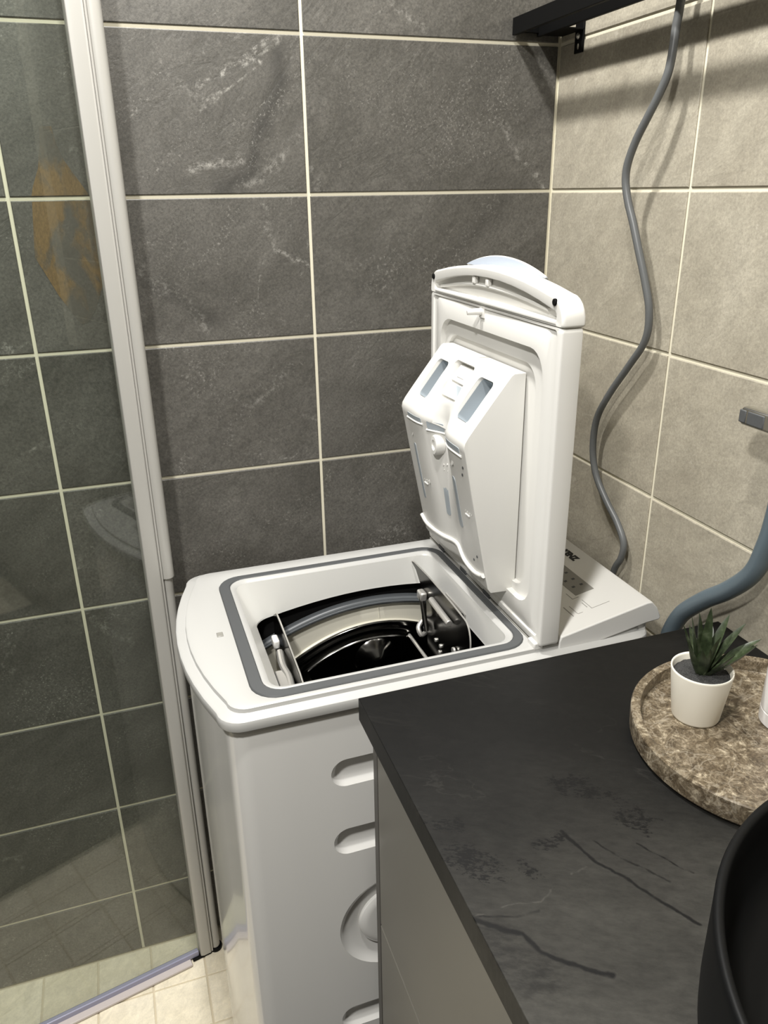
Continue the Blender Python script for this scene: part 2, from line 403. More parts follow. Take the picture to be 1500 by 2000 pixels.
def glass():
    m = bpy.data.materials.new('clear_glass_pane'); m.use_nodes = True
    t = m.node_tree; t.nodes.clear()
    out = t.nodes.new('ShaderNodeOutputMaterial'); mx = t.nodes.new('ShaderNodeMixShader')
    tr = t.nodes.new('ShaderNodeBsdfTransparent'); gl = t.nodes.new('ShaderNodeBsdfGlossy'); fr = t.nodes.new('ShaderNodeFresnel')
    tr.inputs[0].default_value = (0.965, 0.985, 0.965, 1); gl.inputs['Roughness'].default_value = 0.0
    fr.inputs['IOR'].default_value = 1.6
    ge = t.nodes.new('ShaderNodeNewGeometry'); mr = t.nodes.new('ShaderNodeMapRange')   # same Fresnel on both faces of the pane
    mr.inputs['To Min'].default_value = 1.52; mr.inputs['To Max'].default_value = 1 / 1.52
    t.links.new(ge.outputs['Backfacing'], mr.inputs['Value']); t.links.new(mr.outputs[0], fr.inputs['IOR'])
    t.links.new(fr.outputs[0], mx.inputs[0]); t.links.new(tr.outputs[0], mx.inputs[1]); t.links.new(gl.outputs[0], mx.inputs[2])
    t.links.new(mx.outputs[0], out.inputs[0])
    return m
M['glass'] = glass()

def brown_patch_mat():
    m = mat('rust_stain', (0.26, 0.135, 0.03), 0.6); g = NT(m)
    v = g.vec(False, scale=(1, 1, 0.5)); n = g.noise(v, 22, 4, 0.6, 0.4)
    a = g.ramp(n.outputs['Fac'], [(0.42, (0.40,) * 3), (0.56, (0.92,) * 3)]).outputs[0]
    c = g.ramp(n.outputs['Fac'], [(0.42, (0.125, 0.112, 0.092)), (0.56, (0.150, 0.096, 0.040))]).outputs[0]
    n2 = g.noise(v, 380, 3, 0.7)
    c = g.mix(0.8, c, g.ramp(n2.outputs['Fac'], [(0.3, (0.7,) * 3), (0.7, (1.3,) * 3)]).outputs[0], 'MULTIPLY')
    g.l(c, g.b.inputs['Base Color']); g.l(a, g.b.inputs['Alpha'])
    return m
M['brown_patch'] = brown_patch_mat()

# ------------------------------------------------------------------ the setting
def structure(name, vf, m, par=None):
    o = obj(name, *vf, m, par, smooth=0)
    if par is None: o['kind'] = 'structure'
    return o
XL, YF, ZC = -1.55, -2.1, 2.42
wall_back = structure('wall_back', box((XL, 0.0022, 0), (XC + 0.1, 0.1, ZC)), M['grout'])
wall_right = structure('wall_right', box((XC + 0.0022, YF, 0), (XC + 0.1, 0.0022, ZC)), M['grout'])
floor = structure('floor', box((XL, YF, -0.1), (XC + 0.1, 0.1, -0.0022)), M['grout_floor'])
structure('ceiling', box((XL, YF, ZC), (XC + 0.1, 0.1, ZC + 0.1)), M['plaster'])
structure('wall_left', box((XL - 0.1, YF, 0), (XL, 0.1, ZC)), M['greywall'])
structure('wall_front', box((XL - 0.1, YF - 0.1, 0), (XC + 0.1, YF, ZC)), M['greywall'])

G = 0.0026     # half joint
mesh_cache = {}
def tile_mesh(w, h, d, axis, m):
    """chamfered slab, front face at 0, centred on its own origin"""
    key = (round(w, 4), round(h, 4), axis, m.name)
    if key in mesh_cache: return mesh_cache[key]
    c = 0.0011
    a = [(-w / 2, -h / 2), (w / 2, -h / 2), (w / 2, h / 2), (-w / 2, h / 2)]
    b = [(-w / 2 + c, -h / 2 + c), (w / 2 - c, -h / 2 + c), (w / 2 - c, h / 2 - c), (-w / 2 + c, h / 2 - c)]
    lv = [(a, d), (a, c * 0.8), (b, 0.0)]
    if axis == 'y': loops = [[(u, y, v) for u, v in l] for l, y in lv]
    elif axis == 'x': loops = [[(x, u, v) for u, v in l] for l, x in lv]
    else: loops = [[(u, v, -z) for u, v in l] for l, z in lv]
    V, F = loft(loops, True, True)
    me = bpy.data.meshes.new('tile'); me.from_pydata(V, [], F)
    bm = bmesh.new(); bm.from_mesh(me); bmesh.ops.recalc_face_normals(bm, faces=bm.faces); bm.to_mesh(me); bm.free()
    me.materials.append(m); mesh_cache[key] = me
    return me
def tile(par, w, h, axis, m, loc):
    o = bpy.data.objects.new('tile', tile_mesh(w, h, 0.006, axis, m)); C.objects.link(o)
    o.location = loc; o.parent = par
    return o
rows = [(0.0, Z0)] + [(Z0 + TH * i, Z0 + TH * (i + 1)) for i in range(10)] + [(Z0 + TH * 10, ZC)]
patch_hosts = {}
for (za, zb) in rows:
    for k in range(-4, 1):
        xa, xb = TW * k, TW * (k + 1)
        xa = max(xa, XL)
        if k == 0: xb = XC
        t = tile(wall_back, xb - xa - 2 * G, zb - za - 2 * G, 'y', M['tile_dark'], ((xa + xb) / 2, 0, (za + zb) / 2))
        if k == -1: patch_hosts[round(za, 3)] = (t, za, zb)
    ys = [0, -0.345] + [-0.345 - TW * i for i in range(1, 5)]
    for ya, yb in zip(ys[1:], ys[:-1]):
        ya = max(ya, YF)
        if yb - ya < 0.03: continue
        tile(wall_right, yb - ya - 2 * G, zb - za - 2 * G, 'x', M['tile_light'], (XC, (ya + yb) / 2, (za + zb) / 2))
FP = 0.1008
fx = [-0.302 + FP * i for i in range(-7, 4)]
fy = [0.0] + [-0.1035 - FP * i for i in range(0, 6)]
for xa, xb in zip(fx[:-1], fx[1:]):
    for ya, yb in zip(fy[1:], fy[:-1]):
        tile(floor, xb - xa - 0.003, yb - ya - 0.003, 'z', M['tile_floor'], ((xa + xb) / 2, (ya + yb) / 2, 0))
rest = []
ix = [-0.302 + FP * i for i in range(-12, 8)]; iy = [0.0] + [-0.1035 - FP * i for i in range(0, 19)]
for xa, xb in zip(ix[:-1], ix[1:]):
    for ya, yb in zip(iy[1:], iy[:-1]):
        if fx[0] - 0.01 < xa < fx[-1] - 0.01 and ya > fy[-1] - 0.01: continue
        rest.append(box((xa + 0.0015, ya + 0.0015, -0.006), (xb - 0.0015, yb - 0.0015, 0)))
o = obj('floor_tiles', *joinvf(rest), M['tile_floor'], floor, smooth=0); o['kind'] = 'stuff'

# rust-coloured patch across two tiles behind the shower glass
def brown_patch(host, pts):
    t, za, zb = host
    V = [(x, -0.0004, z) for x, z in pts]
    o = bpy.data.objects.new('rust_stain', bpy.data.meshes.new('rust_stain')); C.objects.link(o)
    o.data.from_pydata(V + [(x, 0.0, z) for x, _, z in V], [], [tuple(range(len(V)))] +
                       [(i, len(V) + i, len(V) + (i + 1) % len(V), (i + 1) % len(V)) for i in range(len(V))])
    o.data.materials.append(M['brown_patch']); o.parent = t; o.matrix_parent_inverse = Matrix.Translation(-Vector(t.location))
    o['label'] = 'rust-brown patch'
hz = sorted(patch_hosts)
up = [h for h in hz if abs(h - 1.414) < 0.01][0]; lo = [h for h in hz if abs(h - 1.204) < 0.01][0]
brown_patch(patch_hosts[up], [(-0.386, 1.4176), (-0.312, 1.4176), (-0.325, 1.440), (-0.338, 1.462), (-0.345, 1.485), (-0.3475, 1.503), (-0.3625, 1.503), (-0.3645, 1.485), (-0.372, 1.452), (-0.382, 1.430)])
brown_patch(patch_hosts[lo], [(-0.3865, 1.4104), (-0.3915, 1.370), (-0.395, 1.338), (-0.386, 1.318), (-0.372, 1.285), (-0.348, 1.243), (-0.338, 1.246), (-0.326, 1.262), (-0.314, 1.290), (-0.302, 1.322), (-0.305, 1.348), (-0.309, 1.380), (-0.312, 1.4104)])

# ------------------------------------------------------------------ shower door
ang = math.radians(12); gx, gy = -math.cos(ang), -math.sin(ang)
px, py = -0.300, -0.0515      # glass start at the post
def gp(s, n, z): return (px + gx * s - gy * n * -1 * -1, py + gy * s + gx * n * 1, z)   # n: towards the room
def slab(s0, s1, n0, n1, z0, z1):
    c = [gp(s0, n0, 0), gp(s1, n0, 0), gp(s1, n1, 0), gp(s0, n1, 0)]
    V = [(x, y, z0) for x, y, _ in c] + [(x, y, z1) for x, y, _ in c]
    return V, [(3, 2, 1, 0), (4, 5, 6, 7), (0, 1, 5, 4), (1, 2, 6, 5), (2, 3, 7, 6), (3, 0, 4, 7)]
door = empty('shower_door', (px, py, 0), 'clear glass shower door swung back against the dark tiled wall, silver hinge post on its right', 'shower door')
obj('glass_pane', *slab(0.004, 0.78, -0.003, 0.003, 0.016, 1.95), M['glass'], door, smooth=0)
prof = [(-0.012, -0.009), (0.010, -0.009), (0.010, 0.009), (0.004, 0.0115), (-0.010, 0.0115), (-0.012, 0.010)]
def ext(prof, z0, z1): return loft([[gp(s, n, z) for s, n in prof] for z in (z0, z1)], True, True)
obj('hinge_profile', *ext(prof, 0.006, 1.97), M['alu'], door, bevel=0.0012)
tp = [(-0.0235 + 0.0115 * math.cos(a), 0.0005 + 0.0125 * math.sin(a)) for a in [2 * math.pi * i / 20 for i in range(20)]]
tp2 = [(-0.0225 + 0.0098 * math.cos(a), -0.001 + 0.0105 * math.sin(a)) for a in [2 * math.pi * i / 20 for i in range(20)]]
obj('hinge_tube', *ext(tp, 0.842, 1.97), M['alu'], door, bevel=0.002)
obj('pivot_tube', *ext(tp2, 0.010, 0.842), M['alu'], door, bevel=0.001)
obj('profile_lip', *ext([(-0.0142, 0.0085), (-0.0118, 0.0085), (-0.0118, 0.0125), (-0.0142, 0.0125)], 0.01, 1.97), M['alu'], door)
obj('pivot_block', *slab(-0.012, 0.026, -0.006, 0.010, 0.001, 0.0065), M['blackmetal'], door, bevel=0.001)
obj('pivot_foot', *disc(gp(-0.0235, 0.0, 0), (0, 0, 1), 0.0125, 0.009), M['blackmetal'], door, bevel=0.0015)
obj('seal_strip', *slab(0.012, 0.78, -0.005, 0.005, 0.005, 0.018), M['sealclear'], door, bevel=0.0015)
obj('drip_rail', *slab(0.030, 0.78, 0.004, 0.019, 0.0015, 0.0075), M['sill'], door, bevel=0.0015)

# added dark mat out of view, hides the bright floor from the glass reflection
mat_vf = loft([xy(rr(-1.30, 0.005, -1.75, -0.472, 0.03 - d), z) for d, z in ((0.003, 0.0), (0.0, 0.003), (0.0, 0.010), (0.004, 0.013), (0.02, 0.014))], True, True)
blocker_mat = obj('reflection_blocker_mat', *mat_vf, M['mat'], None)
tag(blocker_mat, 'dark charcoal mat added out of view to darken the reflection in the shower glass', 'mat')

# ------------------------------------------------------------------ washing machine
wm = empty('washing_machine', (0.06, -0.255, 0), 'white top-loading washing machine with its lid standing open beside the vanity', 'washing machine')
def body_loop(d, z, b=0.028): return xy(rr(-0.246 + d, 0.353 - d, -0.4575 + d, -0.0495 - d, 0.030 - d * 0.5, bow=(b, 0, 0, 0)), z)
V, F = loft([body_loop(0.012, 0.012), body_loop(0.004, 0.02), body_loop(0.004, 0.813), body_loop(0.009, 0.818)], True, True)
body = obj('body', V, F, M['enamel'], wm)
def stadium(x0, x1, z0, z1, depth=0.011, inset=0.010):
    y = -0.4535; r = (z1 - z0) / 2
    L = []
    for k, dd in ((0, -0.004), (0, 0.0), (0.25, depth * 0.45), (0.6, depth * 0.85), (1.0, depth)):
        i = inset * k
        L.append(xz(rr(x0 + i, x1 - i, z0 + i, z1 - i, r - i - 1e-4, nc=8, ne=4), y + dd))
    return loft(L, True, True)
def circ(cx, cz, r0, prof):
    return loft([[(cx + r * math.cos(2 * math.pi * i / 64), -0.4535 + d, cz + r * math.sin(2 * math.pi * i / 64)) for i in range(64)] for r, d in prof], True, True)
cx, cz = -0.031, 0.4365
cut(body, [stadium(-0.117, 0.055, 0.699, 0.742), stadium(-0.1175, 0.055, 0.583, 0.627), stadium(-0.118, 0.055, 0.236, 0.280),
           circ(cx, cz, 0.084, [(0.084, -0.004), (0.084, 0.0), (0.079, 0.006), (0.070, 0.010), (0.0, 0.0101)][:4])])
obj('emboss_disc', *circ(cx, cz, 0.05, [(0.054, 0.012), (0.052, 0.006), (0.047, 0.003), (0.04, 0.0025)]), M['enamel'], wm)

# top plate with the loading opening
SO = dict(u0=-0.204, u1=0.176, v0=-0.437, v1=-0.092)      # seal outer
SI = dict(u0=-0.187, u1=0.164, v0=-0.422, v1=-0.105)      # seal inner
def pl(d, z, b=0.030): return xy(rr(-0.251 + d, 0.357 - d * 0.3, -0.4615 + d, -0.0475 - d, 0.030 - d * 0.4, bow=(b, 0, 0, 0)), z)
def so(d, z): return xy(rr(SO['u0'] + d, SO['u1'] - d, SO['v0'] + d, SO['v1'] - d, 0.036 - d), z)
def si(d, z): return xy(rr(SI['u0'] + d, SI['u1'] - d, SI['v0'] + d, SI['v1'] - d, 0.026 - d * 0.5), z)
V, F = loft([pl(0.012, 0.8215), pl(0.003, 0.8215), pl(0.0005, 0.8235), pl(0, 0.8265), pl(0.0, 0.833), pl(0.0012, 0.8362), pl(0.004, 0.8380), pl(0.0140, 0.8386), pl(0.0146, 0.8390),
             pl(0.0154, 0.8442), pl(0.0175, 0.8454), so(-0.003, 0.8455), so(0, 0.8445), so(0.0, 0.8405), si(0.0, 0.8405), si(0.0, 0.8452), si(0.0015, 0.8462), si(0.005, 0.8455), si(0.009, 0.842)])
obj('top_plate', V, F, M['topwhite'], wm, smooth=34)
V, F = loft([so(0.0004, 0.8408), so(0.0004, 0.8450), so(0.0016, 0.8466), si(-0.0016, 0.8466), si(-0.0004, 0.8450), si(-0.0004, 0.8408)])
obj('lid_seal', V, F, M['seal'], wm)
def fl(t, dz=0.0):
    a = rr(SI['u0'] + 0.009, SI['u1'] - 0.009, SI['v0'] + 0.009, SI['v1'] - 0.009, 0.0215)
    b = rr(-0.151, 0.158, -0.402, -0.113, 0.020)
    out = []
    for p, q in zip(a, b):
        zb = 0.796 - 0.5 * max(abs(q[0] - 0.05) - 0.01, 0) ** 1.8 + dz
        k = t ** 0.85
        out.append((p[0] + (q[0] - p[0]) * t, p[1] + (q[1] - p[1]) * t, 0.842 + (zb - 0.842) * t))
    return out
V, F = loft([fl(t) for t in (0, 0.06, 0.15, 0.3, 0.5, 0.7, 0.85, 0.96, 1.0)])
funnel = obj('loading_funnel', V, F, M['funnel'], wm, smooth=60)
b2 = [(x, y, z) for x, y, z in fl(1.0)]
V, F = loft([b2, [(x + (0.012 if x < 0 else -0.012) * 0 , y, z - 0.003) for x, y, z in b2], [(x * 1.06, -0.2575 + (y + 0.2575) * 1.03, z - 0.003) for x, y, z in b2]])
obj('funnel_rim', V, F, M['funnel'], wm, smooth=60)
# tub box behind, open on top
tub = rr(-0.225, 0.215, -0.4385, -0.066, 0.02)
cut(body, [loft([xy(tub, 0.195), xy(tub, 0.85)], True, True)])
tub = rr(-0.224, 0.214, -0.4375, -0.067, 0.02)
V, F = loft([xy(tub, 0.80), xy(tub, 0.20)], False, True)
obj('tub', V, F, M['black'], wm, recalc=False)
# arcs at the far end of the drum
def arc_strip(sections, x0=-0.150, x1=0.150, n=36):
    """sections: (y, zc, k): z = zc - k (x - .05)^2"""
    loops = []
    for y, zc, k in sections:
        loops.append([(x0 + (x1 - x0) * i / n, y, zc - k * (x0 + (x1 - x0) * i / n - 0.05) ** 2) for i in range(n + 1)])
    return loft(loops, closed=False)
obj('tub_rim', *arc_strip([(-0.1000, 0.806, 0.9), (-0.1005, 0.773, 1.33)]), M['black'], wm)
secs = []
for i in range(13):
    a = math.pi * (0.5 + i / 12 * 1.0)
    yy = -0.1025 + 0.0105 * math.cos(a) * 1.1; t = (1 - math.sin(a)) / 2
    secs.append((yy, 0.7735 - 0.0175 * t + 0.001 * math.sin(6 * t), 1.34))
obj('gasket', *arc_strip(secs), M['gasket'], wm, smooth=60)
obj('gasket_ridge', *arc_strip([(-0.1130, 0.7665, 1.33), (-0.1155, 0.7658, 1.33), (-0.1158, 0.7640, 1.33), (-0.1125, 0.7625, 1.33)]), M['gasket'], wm, smooth=60)
obj('drum_band', *arc_strip([(-0.1045, 0.7585, 1.30), (-0.1050, 0.7580, 1.30), (-0.1100, 0.7300, 2.2), (-0.114, 0.7285, 2.25)]), M['steelband'], wm)
obj('band_seam', *tube([(0.064, -0.1055, 0.7560), (0.0645, -0.1095, 0.7315)], 0.0011, 8), M['steelband'], wm)
fs = [(-0.114, 0.7288, 2.25), (-0.1165, 0.7296, 2.27), (-0.119, 0.7280, 2.3), (-0.1185, 0.7225, 2.4), (-0.1175, 0.7185, 2.45), (-0.1215, 0.7180, 2.47), (-0.1225, 0.7150, 2.5),
      (-0.1205, 0.7110, 2.55), (-0.1190, 0.7045, 2.65), (-0.1225, 0.7040, 2.66), (-0.124, 0.7020, 2.68), (-0.1225, 0.6990, 2.7)]
obj('drum_flange', *arc_strip(fs), M['darksteel'], wm, smooth=50)
# drum shell with open top, end discs
def drum():
    cx_, cz_, r = 0.03, 0.475, 0.215
    angs = [math.radians(62) - math.radians(304) * i / 48 for i in range(49)]
    rim = [[(cx_ + r * math.cos(a), y, cz_ + r * math.sin(a)) for a in angs] for y in (-0.116, -0.405)]
    V, F = loft(rim, closed=False)
    for q, y in ((0, -0.116), (1, -0.405)):
        n0 = len(V); V.append((cx_, y, cz_))
        for i in range(48): F.append((q * 49 + i, q * 49 + i + 1, n0))
        F.append((q * 49 + 48, q * 49, n0))
    return V, F
obj('drum', *drum(), M['darksteel'], wm, smooth=40)
obj('drum_end_plate', *joinvf([arc_strip([(-0.1225, 0.6990, 2.7), (-0.1185, 0.55, 2.0), (-0.1185, 0.40, 1.0)])]), M['darksteel'], wm)
hub = loft([[(0.052 + r * math.cos(2 * math.pi * i / 28), y, 0.662 + r * math.sin(2 * math.pi * i / 28)) for i in range(28)] for r, y in ((0.040, -0.120), (0.036, -0.126), (0.022, -0.132), (0.012, -0.140), (0.004, -0.143))], False, True)
obj('drum_hub', *hub, M['darksteel'], wm, smooth=60)
obj('drum_rib', *tube([(0.115, -0.122, 0.694), (0.118, -0.40, 0.694)], 0.003, 8), M['steel'], wm)

# drum flaps
def plate(pts, nrm, th):
    n = Vector(nrm).normalized() * th
    a = [Vector(p) for p in pts]; b = [p + n for p in a]
    return loft([[tuple(p) for p in a], [tuple(p) for p in b]], True, True)
# hinge-side flap: stands upright along the right edge of the opening
fr_ = [(0.1205, -0.1185, 0.8340), (0.1225, -0.1300, 0.8370), (0.1290, -0.2150, 0.8310), (0.1310, -0.3000, 0.8260), (0.1320, -0.3220, 0.8195), (0.1320, -0.3320, 0.8000), (0.1300, -0.3380, 0.7600),
       (0.1270, -0.3380, 0.6900), (0.1270, -0.1800, 0.6900), (0.1278, -0.1680, 0.7800), (0.1240, -0.1290, 0.8240)]
flap = obj('drum_flap', *plate(fr_, (1, 0, 0.15), 0.0022), M['darksteel'], wm, bevel=0.0006)
flap['label'] = 'steel drum flap on the lid side of the opening'
obj('flap_edge', *tube(catmull([(0.1210, -0.1185, 0.8345), (0.1230, -0.1300, 0.8375), (0.1295, -0.2150, 0.8315), (0.1315, -0.3000, 0.8265), (0.1325, -0.3220, 0.8200), (0.1325, -0.3325, 0.8000), (0.1305, -0.3385, 0.7600)], 4), 0.0013, 6), M['steel'], flap)
obj('latch_rod', *tube([(0.1190, -0.168, 0.795), (0.1180, -0.195, 0.742)], 0.0042, 10), M['darksteel'], flap)
obj('latch_bar', *tube([(0.1235, -0.200, 0.803), (0.1235, -0.275, 0.799)], 0.0055, 10), M['steel'], flap, bevel=0.001)
obj('latch_bracket', *box((0.1150, -0.176, 0.786), (0.1270, -0.156, 0.802)), M['steel'], flap, bevel=0.003)
for (yy, zz, rr_) in ((-0.287, 0.757, 0.006), (-0.215, 0.735, 0.0035), (-0.235, 0.735, 0.0035), (-0.232, 0.722, 0.0035), (-0.255, 0.722, 0.0035)):
    xx = 0.1275
    obj('rivet', *disc((xx + 0.001, yy, zz), (-1, 0, 0), rr_, 0.004, 14), M['steel'], flap, bevel=0.001)
obj('hook', *tube(catmull([(0.124, -0.160, 0.742), (0.114, -0.168, 0.735), (0.116, -0.176, 0.725), (0.126, -0.170, 0.723)], 4), 0.004, 8), M['steel'], flap)
# front flap: leaning outwards at the left edge of the opening
fl_ = [(-0.1185, -0.118, 0.7790), (-0.1165, -0.130, 0.7870), (-0.1165, -0.160, 0.7855), (-0.1165, -0.290, 0.7735), (-0.1165, -0.330, 0.7620), (-0.120, -0.340, 0.735), (-0.120, -0.340, 0.70), (-0.120, -0.120, 0.70)]
flap2 = obj('drum_flap', *plate(fl_, (-1, 0, 0.1), 0.0022), M['darksteel'], wm, bevel=0.0006)
flap2['label'] = 'steel drum flap on the front side of the opening'
obj('flap_edge', *tube([(-0.1175, -0.119, 0.7795), (-0.1170, -0.130, 0.7875), (-0.1168, -0.160, 0.7860), (-0.1168, -0.290, 0.7740), (-0.1168, -0.330, 0.7625)], 0.0013, 6), M['steel'], flap2)
obj('latch_catch', *box((-0.134, -0.182, 0.752), (-0.124, -0.160, 0.768)), M['white'], flap2, bevel=0.003)
obj('latch_spring', *tube(catmull([(-0.1270, -0.19, 0.752), (-0.1305, -0.23, 0.752), (-0.128, -0.26, 0.750), (-0.131, -0.30, 0.748)], 5), 0.0058, 10), M['steel'], flap2)
obj('latch_plate', *box((-0.146, -0.330, 0.744), (-0.124, -0.240, 0.753)), M['steel'], flap2, bevel=0.002)
obj('lock_slot', *joinvf([box((0.1555, -0.262, 0.790), (0.1600, -0.182, 0.802))]), M['steel'], wm, bevel=0.003)
obj('lock_slot_pin', *disc((0.157, -0.254, 0.796), (-1, 0, 0.1), 0.0035, 0.004), M['black'], wm)
# latch pin on the front of the top plate
obj('latch_pin', *box((-0.2260, -0.2705, 0.8440), (-0.2170, -0.2585, 0.8466)), M['display'], wm, bevel=0.001)

# hinge strip between seal and lid
obj('hinge_strip', *joinvf([box((0.1768, -0.440, 0.8440), (0.2060, -0.060, 0.8468))]), M['display'], wm, bevel=0.001)
for yy in (-0.115, -0.205, -0.29):
    obj('hinge_knuckle', *box((0.1762, yy - 0.012, 0.8445), (0.1798, yy + 0.012, 0.8525)), M['seal'], wm, bevel=0.001)
obj('hinge_knuckle', *box((0.172, -0.447, 0.842), (0.186, -0.428, 0.853)), M['white'], wm, bevel=0.002)

# ------------------------------------------------------------------ the lid
X0 = 0.1770    # inner face
YN, YFAR = -0.4525, -0.0565
lid = None
def lo_(d, x, r=0.006): return yz(rr(YN + d, YFAR - d, 0.8480 + d, 1.2700 - d * 0.3, r), x)
R1 = (-0.4140, -0.0960, 0.888, 1.2370); R2 = (-0.3850, -0.1080, 0.900, 1.2140)
def rec(Rc, d, x, r): return yz(rr(Rc[0] + d, Rc[1] - d, Rc[2] + d, Rc[3] - d, r - d * 0.6), x)
V, F = loft([lo_(0.003, 0.2060), lo_(0.0006, 0.2048), lo_(0, 0.2030), lo_(0, X0 + 0.0030), lo_(0.0008, X0 + 0.0012), lo_(0.0025, X0), lo_(0.0105, X0), lo_(0.0120, X0 + 0.0015), lo_(0.0125, X0 + 0.0022),
             yz(rr(YN + 0.024, YFAR - 0.022, 0.8620, 1.2660, 0.012), X0 + 0.0022), yz(rr(YN + 0.026, YFAR - 0.024, 0.8640, 1.2640, 0.012), X0 + 0.0008),
             rec(R1, 0.0, X0 + 0.0008, 0.034), rec(R1, 0.0006, X0 + 0.0090, 0.034),
             rec(R2, 0.0, X0 + 0.0090, 0.030), rec(R2, 0.0006, X0 + 0.0160, 0.030)], True, True)
lid = obj('lid', V, F, M['lidwhite'], wm, smooth=38)
bow = 0.0165
def lc(d, x, r=0.030): return yz(rr(YN - 0.0012 + d, YFAR + 0.0012 - d, 1.2702 + d * 0.3, 1.3050 - d, (0.003, max(r * 0.9 - d, 0.005), max(r - d, 0.005), 0.003), bow=(0, 0, 0, bow)), x)
def ln(d, x): return yz(rr(YN + 0.0145 + d, YFAR - 0.0145 - d, 1.2765 + d, 1.2880 - d, (0.003, 0.006, 0.006, 0.003), bow=(0, 0, 0, 0.0205)), x)
V, F = loft([lc(0.008, 0.2090), lc(0.003, 0.2080), lc(0.0006, 0.2060), lc(0, 0.2035), lc(0, X0 + 0.0040), lc(0.0010, X0 + 0.0008), lc(0.0030, X0 - 0.0004), lc(0.0035, X0 - 0.0004),
             ln(-0.001, X0 - 0.0004), ln(0, X0), ln(0.0006, X0 + 0.009), [(X0 + 0.0095, u, 1.2775 + (v - 1.2775) * 0.5) for _, u, v in ln(0.0006, 0)], [(X0 + 0.0100, u, 1.2790) for _, u, v in ln(0.0006, 0)]], True, False)
obj('lid_cap', V, F, M['lidwhite'], lid, smooth=50)
# lens-shaped pocket inside the cap, its ridge lines, rubber stops
obj('cap_ridge', *tube([(X0 + 0.0010, YFAR - 0.020, 1.2745), (X0 - 0.0016, -0.25, 1.2760), (X0 + 0.0010, YN + 0.014, 1.2745)], 0.0026, 10), M['lidwhite'], lid)
obj('cap_ridge', *tube(catmull([(X0 + 0.0075, YFAR - 0.024, 1.2800), (X0 + 0.0065, -0.16, 1.2910), (X0 + 0.006, -0.2300, 1.2955), (X0 + 0.0065, -0.32, 1.2930), (X0 + 0.0075, YN + 0.045, 1.2850)], 6), 0.0022, 8), M['lidwhite'], lid)
for yy, zz in ((YFAR - 0.0125, 1.2940), (YN + 0.0190, 1.2975)):
    obj('rubber_stop', *disc((X0 + 0.001, yy, zz), (-1, 0, 0), 0.0042, 0.0035, 16), M['black'], lid, bevel=0.001)
for yy in (-0.208, -0.250):
    obj('cap_clip', *box((X0 + 0.001, yy - 0.004, 1.2965), (X0 + 0.008, yy + 0.004, 1.3060)), M['lidwhite'], lid, bevel=0.0015)
obj('catch_peg', *tube([(X0 + 0.004, -0.242, 1.2625), (X0 - 0.012, -0.240, 1.2625), (X0 - 0.021, -0.239, 1.2620)], [0.0050, 0.0044, 0.0036], 12), M['lidwhite'], lid, bevel=0.001)
obj('peg_base', *box((X0 - 0.0012, -0.2500, 1.2540), (X0 + 0.003, -0.2360, 1.2700)), M['lidwhite'], lid, bevel=0.001)
# grip: rounded disc-shaped handle rising behind the cap
hp = []
for x, d in ((0.2075, 0.0), (0.2110, 0.0), (0.2135, 0.003), (0.2140, 0.008)):
    hp.append([(x, -0.2370 + (0.400 - d) * math.cos(a), 0.9325 + (0.400 - d) * math.sin(a)) for a in [math.radians(73.2) + math.radians(33.6) * i / 32 for i in range(33)]])
obj('lid_handle', *loft(hp, True, True), M['handle'], lid, smooth=40)

hr = [(0.2105, -0.2370 + 0.3985 * math.cos(a), 0.9325 + 0.3985 * math.sin(a)) for a in [math.radians(73.4) + math.radians(33.2) * i / 24 for i in range(25)]]
obj('handle_rim', *tube(hr, 0.0026, 10), M['lidwhite'], lid, smooth=60)
# detergent dispenser
def disp():
    yn, yf = -0.3510, -0.1150
    cols = 45
    prof = [(0.1905, 1.1985), (0.1740, 1.1985), (0.1700, 1.1960), (0.1660, 1.1910), (0.1440, 1.1630), (0.1220, 1.1345), (0.1110, 1.1200), (0.1065, 1.1125), (0.1052, 1.1060), (0.1068, 1.0985),
            (0.1105, 1.0800), (0.1180, 1.0400), (0.1260, 1.0000), (0.1340, 0.9600), (0.1420, 0.9200), (0.1480, 0.8920), (0.1530, 0.8850), (0.1905, 0.8830)]
    wgt = [0, 0, 0, 0, 0.0, 0.35, 0.85, 1, 1, 1, 0.95, 0.85, 0.72, 0.6, 0.5, 0.4, 0.35, 0]
    loops = []
    for (x, z), w in zip(prof, wgt):
        row = []
        for i in range(cols):
            y = yf + (yn - yf) * i / (cols - 1)
            g = math.exp(-((y + 0.232) / 0.034) ** 2)
            dz = -0.010 * g * w if 1.10 < z < 1.15 else 0
            row.append((min(x + 0.026 * g * w * (1 if z > 1.0 else 0.8), 0.1905), y, z + dz))
        loops.append(row)
    V, F = loft(loops, closed=False)
    n = cols; m = len(loops)
    F.append(tuple(k * n for k in range(m))); F.append(tuple(k * n + n - 1 for k in range(m))[::-1])
    F.append(tuple(range(n)) + tuple(range((m - 1) * n, m * n))[::-1])
    return V, F
dsp = obj('dispenser', *disp(), M['lidwhite'], lid, bevel=0.0040, seg=3, smooth=0)
dsp.modifiers['bevel'].angle_limit = math.radians(55)
bake(dsp)
